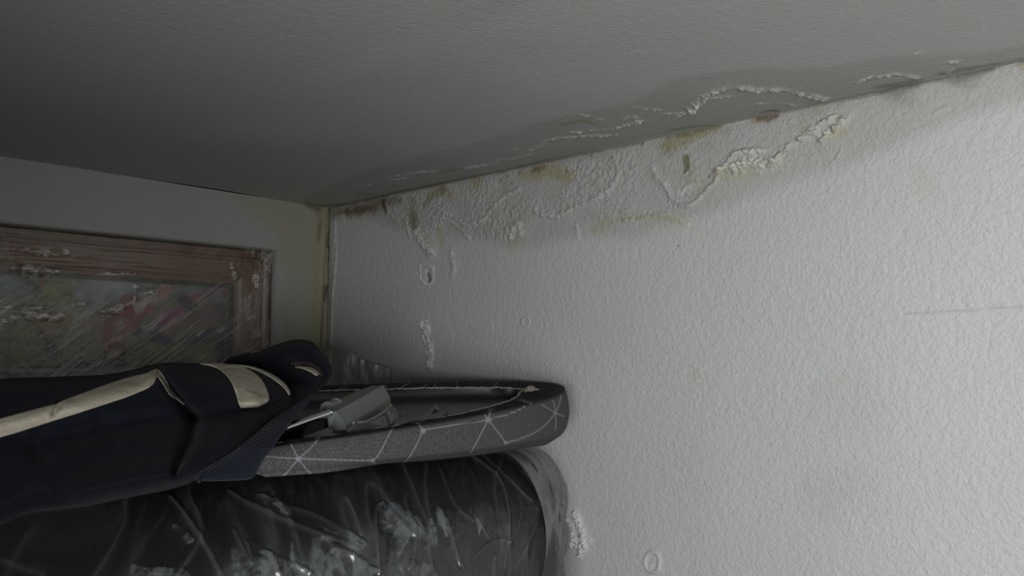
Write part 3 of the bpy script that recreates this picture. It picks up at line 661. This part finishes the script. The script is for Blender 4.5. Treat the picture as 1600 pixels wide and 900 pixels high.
mesh_obj('loose_film_end', P, grid_faces(NA, NB), M_FILME, bundle, attrs={'haze_glint': hz_glint2})

# ------------------------------------------------------------------ clear sheet crumpled in the corner
poly_top = [(486, 556), (504, 548), (520, 544), (534, 543), (540, 546), (556, 556), (575, 567), (592, 571), (606, 574), (613, 580), (613, 600)]
I = interp_line(smooth_line(poly_top, 1), 90); NB = 60
A_, B_ = np.meshgrid(np.linspace(0, 1, 90), np.linspace(0, 1, NB), indexing='ij')
T3 = deep(I[:, 0], I[:, 1], np.full(90, 1.14)); B3 = T3.copy(); B3[:, 2] = SHELF + .002; B3 += np.array([-.02, -.02, 0])
P = T3[:, None] * (1 - B_[..., None]) + B3[:, None] * B_[..., None]
w1 = 1 - np.abs(fbm(A_ * 6 + B_ * 4, B_ * 8 - A_ * 3, 3, 701) - .5) * 2; w2 = 1 - np.abs(fbm(A_ * 12, B_ * 14, 3, 702) - .5) * 2
P = P - FH * (.002 * w1 ** 3 + .0005 * w2 ** 3)[..., None]
sheet = mesh_obj('plastic_sheet', P.reshape(-1, 3), grid_faces(90, NB), film('corner_film', .01, .8, .3, (.20, .185, .16), ((14, .0006),), .5), attrs={'haze_glint': np.clip(.55 + .35 * w1.ravel() ** 14 + .3 * (B_.ravel() < .012), 0, 1)})
sheet['label'] = 'clear crumpled plastic sheet standing behind the ironing board near the corner'; sheet['category'] = 'plastic sheet'

# ------------------------------------------------------------------ ironing board, upside down
BX0, BY0, BZ0, BSL, BTI, BW, BR, BL = -.0155, -.5192, .3518, -.022, .0483, .1618, 2.2022, .5086
BEND = .487
board = empty('ironing_board', (BX0 - .35, BY0, .30), 'upside-down ironing board with grey speckled cover and pale star lines, nose against the right wall', 'ironing board')
def bw(u, ins=0., nose=0.):
    u = np.maximum(u - nose, 0); t = np.clip(u / (BL - nose), 0, 1); w = BW * (1 - (1 - t) ** BR) ** .6
    return np.maximum(w - ins * sstep(0, .03, u), 0) if ins else w
def outline(ins=0., nose=0., end=BEND, n=1100):
    u = nose + (end - nose) * np.linspace(0, 1, n) ** 1.8
    w = bw(u, ins, nose)
    u = np.r_[u[::-1], u[1:]]; v = np.r_[-w[::-1], w[1:]]      # near side -> nose -> far side
    k = 24; ev = np.linspace(0, 1, k, endpoint=False)           # square tail closed on the centre line
    e2 = end - ins; u = np.minimum(u, e2)
    u = np.r_[np.full(k, e2), u, np.full(k, e2)]; v = np.r_[-w[-1] * ev, v, w[-1] * ev[::-1]]
    return u, v
def bpt(u, v, dz=0.):
    u = np.asarray(u, float); v = np.asarray(v, float)
    return np.stack([BX0 - u, BY0 + v, BZ0 + BSL * u + BTI * v + dz], -1)
def thick(u): return np.interp(u, [0, .03, .08, .15, .3, .38, .5, .8], [.038, .052, .058, .049, .036, .028, .0175, .017])
uo, vo = outline(); nO = len(uo)
nrm = np.stack([np.gradient(uo), np.gradient(vo)], -1); nrm /= np.linalg.norm(nrm, axis=1)[:, None] + 1e-12; nrm = np.stack([nrm[:, 1], -nrm[:, 0]], -1)
# make normals point outwards
cen = np.array([.35, 0.]); sg = np.sign(((np.c_[uo, vo] - cen) * nrm).sum(1)); nrm *= np.where(sg == 0, 1, sg)[:, None]
prof = [(-.014, .000), (-.007, .0012), (-.002, .0005), (0., -.0015), (.0015, -.004)] 
rows = []
INS = .021
ui, vi = outline(INS, .062)
M_ = 26
def lerp(a, b, t): return a * (1 - t) + b * t
T = thick(uo)
arcw = np.r_[0, np.cumsum(np.hypot(np.diff(uo), np.diff(vo)))]
# flap from inner gathered hem to the outer edge, then the padded side, then under
for j, t in enumerate(np.linspace(0, 1, 14)):
    u = lerp(ui, uo, t); v = lerp(vi, vo, t)
    pl = (fbm(arcw * 140, np.full(nO, t * 1.5), 2, 801) - .5) * .0042 * math.sin(t * math.pi) + .0015 * math.sin(t * math.pi) - .0035 * (1 - t)
    rows.append(bpt(u, v, pl))
K = 42
for j in range(1, K + 1):
    t = j / K
    bul = .0045 * math.sin(min(t * 1.15, 1) * math.pi) ** .8 - .020 * max(0, t - .72) ** 1.5 / .28 ** 1.5 * .9 * (1 - sstep(.36, .45, uo))
    bul = bul + .0012 * (fbm(arcw * 16, np.full(nO, t * 2), 2, 802) - .5)
    rows.append(bpt(uo + nrm[:, 0] * bul, vo + nrm[:, 1] * bul, -T * (t ** .95) - .0005))
for q in (.5, .98):
    rows.append(bpt(lerp(uo, .35, q * .9), vo * (1 - q), -T * 1.0 - .0015))
G = np.stack(rows, 0); nR = len(rows)
# pale star lines printed on the cloth
Pv = G.reshape(-1, 3); pv = proj(Pv)
LINES = [([(370, 712), (400, 712), (466, 717), (582, 720)]), ([(410, 762), (440, 748), (466, 717), (490, 697), (500, 680)]), ([(455, 694), (466, 717), (480, 735), (492, 746)]),
         ([(582, 720), (592, 712), (608, 678), (614, 668)]), ([(582, 720), (592, 730), (600, 735)]), ([(630, 725), (645, 708), (661, 672)]), ([(661, 672), (700, 666), (763, 656)]),
         ([(661, 672), (652, 660)]), ([(763, 656), (740, 700), (735, 708)]), ([(763, 656), (757, 648)]), ([(763, 656), (767, 638)]), ([(763, 656), (800, 646), (820, 636)]), ([(763, 656), (779, 676), (790, 692)]),
         ([(790, 692), (820, 684), (850, 668), (868, 645)]), ([(868, 645), (846, 632)]), ([(868, 645), (866, 630), (863, 626)]), ([(868, 645), (874, 632), (877, 618)]), ([(868, 645), (882, 651)]), ([(868, 645), (869, 660), (867, 672)]),
         ([(300, 735), (340, 722), (370, 712)]), ([(832, 631), (812, 624)])]
FARL = [([(602, 602), (610, 614), (625, 606)]), ([(612, 614), (640, 598)]), ([(679, 598), (680, 610)]), ([(713, 594), (715, 606)]), ([(777, 596), (772, 605)]), ([(650, 612), (668, 600)]), ([(520, 612), (540, 604)])]
LN = np.zeros(len(Pv)); lamv = (Pv - CAM) @ FW
vcol = (Pv[:, 1] - BY0)
nearside = (vcol < .01) | (Pv[:, 0] > -.05)
for L in LINES:
    d = polydist(pv, smooth_line(L, 2), 0.75); LN = np.maximum(LN, (1 - sstep(.6, 1.5, d)) * nearside)
for L in FARL:
    d = polydist(pv, L, .8); LN = np.maximum(LN, (1 - sstep(.6, 1.5, d)) * (~nearside) * .6)
for c, r in [((466, 717), 4.5), ((582, 720), 4), ((661, 673), 5), ((763, 656), 5.5), ((790, 692), 3), ((868, 645), 3)]:
    d = np.hypot(*(pv - c).T); LN = np.maximum(LN, (1 - sstep(.5, 1.2, d / r)) * nearside)
flapm = np.zeros((nR, nO)); flapm[:14] = 1; flapm[14] = .4
MC = Mat('speckled_grey_cover'); sp = MC.noise(1400, 2, .7); sp2 = MC.noise(40, 2)
spk = MC.ramp(sp, [(.35, (.034, .035, .035)), (.52, (.072, .073, .072)), (.68, (.18, .18, .172))])
spk = MC.mix(MC.attr('flap').outputs['Fac'], spk, (.016, .0165, .017))
c_ = MC.mix(MC.attr('line').outputs['Fac'], spk, (.26, .265, .285))
MCm = MC.done(MC.pbr(c_, .8, spec=.25, normal=MC.bump(sp, .0005)))
cover = mesh_obj('cover', Pv, grid_faces(nR, nO), MCm, board, attrs={'line': LN, 'flap': flapm.ravel()})
# frayed cream hem cord around the opening
hem = bpt(ui, vi, -.0030); arci = np.r_[0, np.cumsum(np.linalg.norm(np.diff(hem, axis=0), axis=1))]
hem[:, 2] += .0016 * (fbm(arci * 160, arci * 0, 3, 811) - .5); hem[:, 1] += .0030 * (fbm(arci * 200, arci * 0 + 9, 3, 812) - .5)
v, f = tube(hem[::1], .0008 * (.5 + 1.3 * fbm(arci * 380, arci * 0 + 4, 2, 813)), 7)
mesh_obj('drawstring_hem', v, f, simple('cream_cord', (.42, .40, .35), .9, nscale=900, nd=.001), board)
# steel tray (underside of the board)
uu, vv = outline(INS - .004, .050); nT = len(uu)
tr = [bpt(uu, vv, -.0045), bpt(uu, vv, -.010), bpt(lerp(uu, .35, .01), vv * .985, -.0165)]
for q in (.25, .5, .75, .995): tr.append(bpt(lerp(uu, .38, q * .5), vv * (1 - q), -.017))
mesh_obj('metal_panel', np.stack(tr, 0).reshape(-1, 3), grid_faces(len(tr), nT), simple('dark_steel', (.065, .069, .077), .38, .3, nscale=60, nd=.0003), board)
M_GP = simple('grey_plastic', (.21, .225, .215), .42, nscale=300, nd=.0002, var=.05)
M_GP2 = simple('grey_metal', (.12, .127, .13), .4, .2, nscale=200, nd=.0002)
# folding-leg housing
zt = .330
def poly_obj(name, V, F, m, parent, bv=.0012):
    o = mesh_obj(name, V, F, m, parent, smooth=False); bevel(o, bv, 2); return o
l0 = .600; l1 = .765
cap = [deep(511, 644, l0 + .004), deep(525, 642.5, l0 + .004), deep(539.5, 663.5, l0 - .010), deep(540, 673, l0 - .012), deep(514, 675, l0 - .002)]
far = [deep(584, 603, l1 + .030), deep(599.5, 601.5, l1 + .015), deep(610, 621, l1), deep(612, 641, l1 - .005), deep(590, 645, l1 + .02)]
bk0, bk1 = deep(506, 634, l0 + .045), deep(556, 611, l1 + .05)
V = cap + far + [bk0, bk1, deep(512, 664, l0 + .045)]
F = [(0, 1, 2, 3, 4), (1, 6, 7, 2), (2, 7, 8, 3), (0, 10, 11, 5, 6, 1), (5, 9, 8, 7, 6), (4, 12, 10, 0), (3, 8, 9, 12, 4), (10, 12, 9, 5, 11)]
hs = poly_obj('leg_housing', V, F, M_GP, board, .0006)
# ribbed base of the housing
bt = [(541, 672), (553, 663), (574, 658), (594, 647), (611, 634), (615, 645), (616, 662), (600, 667), (570, 676), (543, 682)]
lam_b = [.575, .595, .625, .665, .715, .725, .70, .67, .62, .575]
V = [deep(a_, b_, l_) for (a_, b_), l_ in zip(bt, lam_b)]; k = len(V); V += [v + FH * .03 - np.array([0, 0, .004]) for v in V]
F = [tuple(range(k))[::-1], tuple(range(k, 2 * k))] + [(i, (i + 1) % k, (i + 1) % k + k, i + k) for i in range(k)]
hb = poly_obj('hinge_base', V, F, M_GP, board, .0008)
for a0, a1 in [((588, 652), (589, 668)), ((597, 648), (599, 666)), ((606, 642), (609, 663))]:
    la = np.interp(a0[0], [541, 615], [.575, .715]) - .002
    v, f = tube([deep(*a0, la), deep(*a1, la - .008)], .0013, 8); mesh_obj('rib', v, f, M_GP, hb)
v, f = tube(interp_line([deep(553, 661, .590), deep(570, 660, .605), deep(585, 653, .640), deep(600, 643, .675), deep(611, 634, .708)], 20), .0014, 8)
mesh_obj('flange', v, f, M_GP, hb)
def plate(name, pts, lams, m, push=(0, 0, -.004), parent=board):
    V = [deep(a_, b_, l_) for (a_, b_), l_ in zip(pts, lams)]; k = len(V); V += [v + np.array(push) for v in V]
    F = [tuple(range(k))[::-1], tuple(range(k, 2 * k))] + [(i, (i + 1) % k, (i + 1) % k + k, i + k) for i in range(k)]
    return poly_obj(name, V, F, m, parent, .0005)
plate('side_rail', [(614, 655), (652, 651), (700, 643), (690, 651), (655, 660), (616, 666)], [.71, .74, .78, .75, .715, .68], M_GP2)
plate('end_bracket', [(474, 682), (512, 668), (520, 672), (518, 680), (500, 686), (474, 692)], [.54, .575, .575, .56, .54, .52], M_GP2)
plate('fin', [(660, 650), (684, 629), (684, 636), (672, 648)], [.76, .83, .82, .77], M_GP2, (.002, .004, -.002))
v, f = tube([deep(682, 634, .80), deep(683.5, 640, .80)], .0016, 8); mesh_obj('peg', v, f, simple('pale_peg', (.35, .35, .34), .4), board)
v, f = tube([deep(629, 646, .76), deep(629, 644.5, .76)], .003, 14); mesh_obj('screw', v, f, simple('bright_screw', (.5, .5, .5), .2, 1), board)
# folded leg: bright metal tube standing in for the glint on a black leg
tb = interp_line([deep(441, 671.5, .566), deep(447, 669.2, .569), deep(480, 657, .584), deep(515, 645, .60)], 30)
v, f = tube(tb, .0032, 16); mesh_obj('leg', v, f, simple('leg_glint_metal', (.55, .55, .56), .12, 1), board)
pl_ = plate('leg_brace', [(425, 682), (452, 668), (512, 648), (513, 676), (480, 688), (425, 699)], [.58, .60, .625, .600, .585, .565], simple('black_brace', (.006, .006, .007), .25), (0, .004, -.001))
o = mesh_obj('pivot_cap', *tube([deep(512, 640, .635), deep(524, 634, .66)], .0052, 20), M_GP, board); bevel(o, .0015, 3)
# cream knot in the nose
rr = np.random.default_rng(4); V = []; F = []
parts = []
for c, r in [((829, 611), .0068), ((834, 614), .0050), ((824, 613), .0036), ((838, 611), .0040)]:
    an = np.linspace(0, 2 * math.pi, 14, endpoint=False); pa = np.linspace(0, math.pi, 9)
    c3 = deep(c[0], c[1], .875); A_, B_ = np.meshgrid(pa, an, indexing='ij')
    rd = r * (.8 + .45 * rr.random(A_.shape))[..., None]
    pv_ = c3 + rd * np.stack([np.sin(A_) * np.cos(B_), np.sin(A_) * np.sin(B_), .8 * np.cos(A_)], -1)
    parts.append((pv_.reshape(-1, 3), grid_faces(9, 14, wrap=True)))
mesh_obj('cord_knot', *join_vf(parts), simple('knot_cream', (.34, .31, .26), .85, nscale=500, nd=.001), board)

# ------------------------------------------------------------------ navy bag
def pillow(name, poly, depth, tf, tb_, rw, mat, parent, relief=None, step=3.0, attrs=None):
    """soft closed body: outline poly, mid surface depth(), front/back bulge tf/tb_, rim radius rw (in outline units)"""
    B = smooth_line(poly, 2, closed=True); per = np.vstack([B, B[:1]])
    B = interp_line(per, int(np.linalg.norm(np.diff(per, axis=0), axis=1).sum() / (step * .9)))[:-1]
    gx, gy = np.meshgrid(np.arange(B[:, 0].min(), B[:, 0].max(), step), np.arange(B[:, 1].min(), B[:, 1].max(), step))
    Qp = np.c_[gx.ravel(), gy.ravel()]; Qp[:, 0] += (np.round(Qp[:, 1] / step) % 2) * step * .5
    Qp = Qp[in_poly(Qp, B)]; d = polydist(Qp, np.vstack([B, B[:1]])); Qp = Qp[d > step * .45]
    allp = np.vstack([B, Qp]); nb = len(B)
    res = delaunay_2d_cdt([Vector(p) for p in allp], [(i, (i + 1) % nb) for i in range(nb)], [], 1, 1e-5)
    P2 = np.array([tuple(p) for p in res[0]]); tris = np.array([t for t in res[2]])
    d = polydist(P2, np.vstack([B, B[:1]])); rim = d < 1e-3
    g = np.sqrt(np.clip(1 - (1 - np.clip(d / rw, 0, 1)) ** 2, 0, 1)); g[rim] = 0
    lm = depth(P2); rl = relief(P2) if relief else 0
    Vf = deep(P2[:, 0], P2[:, 1], lm - tf * g - rl * g); Vb = deep(P2[:, 0], P2[:, 1], lm + tb_ * g)
    nv = len(P2); bi = np.arange(nv) + nv; bi[rim] = np.arange(nv)[rim]
    V = np.vstack([Vf, Vb]); F = np.vstack([tris[:, ::-1], bi[tris]])
    o = mesh_obj(name, V, F, mat, parent); 
    bvh = BVHTree.FromPolygons([Vector(v) for v in Vf], [tuple(map(int, t)) for t in tris])
    return o, bvh
def decal(name, L, Rr, bvh, mat, parent, off=.0007, n=160, m=14, fallback=None):
    L = interp_line(smooth_line(L, 2), n); Rr = interp_line(smooth_line(Rr, 2), n); V = np.zeros((n, m, 3)); c = Vector(CAM)
    for i in range(n):
        for j in range(m):
            p = L[i] * (1 - j / (m - 1)) + Rr[i] * (j / (m - 1)); d = sight(p[0], p[1]); d = d / np.linalg.norm(d)
            h = bvh.ray_cast(c, Vector(d))
            V[i, j] = (CAM + d * (h[3] - off)) if h[0] is not None else np.nan
    # edge samples that miss the cloth take the depth of their neighbour
    F = [tuple(q) for q in grid_faces(n, m) if not np.isnan(V.reshape(-1, 3)[q]).any()]
    V = np.nan_to_num(V.reshape(-1, 3), nan=0.); used = sorted({i for q in F for i in q}); mp_ = {a_: b_ for b_, a_ in enumerate(used)}
    o = mesh_obj(name, V[used], [tuple(mp_[i] for i in q) for q in F], mat, parent)
    sd = o.modifiers.new('thickness', 'SOLIDIFY'); sd.thickness = .0009; sd.offset = 0
    return o
def fabric(name, col, rough=.85, sc=900, sheen=.15, wr=25):
    M = Mat(name); n1 = M.noise(sc, 2, .6); n2 = M.noise(wr, 3)
    b = M.bump(n2, .0020); b = M.bump(n1, .0004, prev=b)
    return M.done(M.pbr(M.mix(n1, tuple(c * .75 for c in col), tuple(c * 1.25 for c in col)), rough, spec=.2, normal=b, sheen=sheen))
M_NAVY = fabric('navy_cloth', (.0016, .0022, .0062), sheen=.02); M_CREAM = fabric('cream_cloth', (.34, .31, .245), sc=700, sheen=0, wr=60); M_LIN = fabric('brown_lining', (.018, .008, .006))
bag = empty('fabric_bag', tuple(deep(180, 790, .55)), 'navy blue fabric bag with cream stripes and a ribbed strap, slumped over the ironing board', 'bag')
def body_depth(P):
    x, y = P.T; t = np.clip((y - 575) / (np.interp(x, [-250, 0, 300, 450], [860, 815, 745, 700]) - 575), 0, 1)
    top = np.interp(x, [-250, 0, 250, 440], [.50, .52, .57, .65]); bot = np.interp(x, [-250, 0, 300, 360, 450], [.43, .45, .465, .465, .52])
    return top * (1 - t) + bot * t
CREASE = [([(247, 578), (262, 600), (276, 620), (292, 640), (303, 655), (298, 685), (284, 712), (273, 738)], [6, 8, 9, 10, 11, 10, 8, 6], .020),
          ([(303, 652), (340, 646), (375, 642), (404, 640), (430, 630), (452, 615)], [9, 8, 7, 6, 5, 4], .016),
          ([(60, 700), (160, 672), (240, 655), (300, 648)], [20, 18, 14, 10], .008), ([(83, 646), (92, 634)], [4, 5], .006),
          ([(240, 600), (246, 588)], [5, 4], .006)]
RIDGE = [([(258, 582), (300, 590), (350, 600)], [18, 22, 22], .012), ([(0, 668), (120, 632), (235, 594)], [16, 16, 12], .008), ([(120, 770), (200, 755), (262, 742), (330, 715), (400, 665)], [22, 22, 20, 18, 14], .014), ([(60, 610), (160, 598)], [14, 12], .004), ([(385, 600), (398, 622)], 12, .004)]
def body_relief(P):
    r = np.zeros(len(P))
    for pts, w, h in CREASE:
        d = polydist(P, pts, w); r -= h * np.exp(-d ** 2)
    for pts, w, h in RIDGE:
        d = polydist(P, pts, w); r += h * np.exp(-d ** 2)
    r += .010 * (fbm(P[:, 0] / 70 + P[:, 1] / 200, P[:, 1] / 45, 3, 901) - .5)
    return r
body_poly = [(-260, 640), (-120, 605), (0, 591), (110, 588), (160, 586), (200, 580), (238, 569), (262, 566), (300, 567), (345, 568), (385, 570), (415, 578), (440, 592), (453, 606), (456, 622), (450, 644), (425, 662), (398, 684), (371, 706), (340, 726), (318, 744), (296, 756), (262, 766), (225, 773), (189, 780), (136, 792), (95, 796), (52, 800), (20, 812), (0, 822), (-60, 840), (-260, 900)]
body, bvh = pillow('body', body_poly, body_depth, .036, .010, 60, M_NAVY, bag, body_relief)
decal('cream_stripe', [(-225, 716), (-110, 683), (0, 654), (75, 634), (88, 632), (100, 625), (160, 603), (200, 589), (228, 584), (242, 577), (246, 577)], [(-225, 752), (-110, 716), (0, 684), (70, 662), (85, 657), (140, 640), (200, 620), (232, 606), (240, 601), (242, 596), (245, 586)], bvh, M_CREAM, bag)
decal('cream_stripe', [(243, 576), (249, 578), (254, 584), (262, 600), (270, 614), (280, 624), (288, 632)], [(244, 588), (247, 590), (252, 596), (259, 608), (266, 619), (276, 624), (288, 633)], bvh, M_CREAM, bag)
decal('cream_stripe', [(312, 568.5), (330, 571), (345, 578), (360, 593), (368, 611), (372, 628), (376, 637)], [(345, 568.5), (372, 571), (393, 580), (407, 591), (415, 604), (421, 621), (419, 628), (404, 635)], bvh, M_CREAM, bag, m=24)
decal('cream_piping', [(362, 569.5), (390, 571.5), (415, 580), (435, 591), (447, 602), (453, 612), (453, 617)], [(362, 570.5), (388, 574), (405, 580), (424, 590), (440, 602), (449, 612), (451, 617)], bvh, M_CREAM, bag, m=5)
def loop_depth(P):
    x, y = P.T; return np.interp(y, [530, 600, 660, 748], [.720, .680, .545, .470])
loop_poly = [(346, 574), (350, 565), (362, 557), (384, 552), (402, 546), (414, 546), (432, 538), (455, 531), (476, 530), (489, 534), (497, 543), (507, 556), (517, 568), (519, 580), (514, 594), (504, 605), (488, 622), (472, 643), (456, 660), (444, 676), (425, 676), (418, 655), (430, 635), (432, 612), (420, 596), (390, 584)]
LC = [([(455, 572), (480, 569), (495, 574), (504, 586)], [5, 6, 6, 4], .010), ([(452, 604), (458, 625), (452, 645)], 5, .006)]
def loop_relief(P):
    r = np.zeros(len(P))
    for pts, w, h in LC: r -= h * np.exp(-polydist(P, pts, w) ** 2)
    r += .010 * np.exp(-polydist(P, [(470, 588), (488, 596)], 12) ** 2) + .008 * np.exp(-polydist(P, [(440, 548), (480, 545), (505, 565)], 12) ** 2)
    return r
loop, bvl = pillow('carry_loop', loop_poly, loop_depth, .022, .022, 26, M_NAVY, bag, loop_relief)
decal('lining', [(453, 567), (468, 565), (482, 565), (495, 571), (503, 580), (505, 586)], [(455, 569), (470, 569.5), (482, 570), (492, 575), (499, 583), (502, 589)], bvl, M_LIN, bag, m=5)
decal('cream_trim', [(461, 572.5), (476, 572.5), (488, 574.5), (496, 580), (499.5, 585)], [(461, 573.5), (474, 576), (484, 580), (491, 585), (496, 587)], bvl, M_CREAM, bag, .0012, m=6)
decal('tab', [(392, 551), (400, 546.5), (406, 547)], [(394, 553), (401, 551), (408, 550)], bvl, M_LIN, bag, m=4)
# ribbed webbing strap hanging over the board edge
NL, NW = 620, 26
Lp = interp_line(smooth_line([(472, 626), (452, 639), (424, 656), (400, 677), (371, 700), (345, 716), (318, 730), (304, 744)], 2), NL)
Rp = interp_line(smooth_line([(492, 616), (473, 642), (456, 658), (442, 676), (431, 694), (411, 717), (402, 735), (395, 749), (372, 751), (345, 752), (318, 752)], 2), NL)
A_, B_ = np.meshgrid(np.linspace(0, 1, NL), np.linspace(0, 1, NW), indexing='ij')
Pp = Lp[:, None] * (1 - B_[..., None]) + Rp[:, None] * B_[..., None]
lam = np.interp(Pp[..., 1], [600, 660, 700, 752], [.625, .505, .455, .435]) - .010 * np.sin(B_ * math.pi) ** .5
rib = np.abs(np.sin((A_ * 34 + B_ * 1.0) * math.pi)) ** .7
lam = lam - .0010 * rib
o = mesh_obj('ribbed_strap', deep(Pp[..., 0], Pp[..., 1], lam).reshape(-1, 3), grid_faces(NL, NW), fabric('navy_webbing', (.0055, .0075, .018), sc=1200, sheen=.05), bag)
sd = o.modifiers.new('thickness', 'SOLIDIFY'); sd.thickness = .003; sd.offset = -1
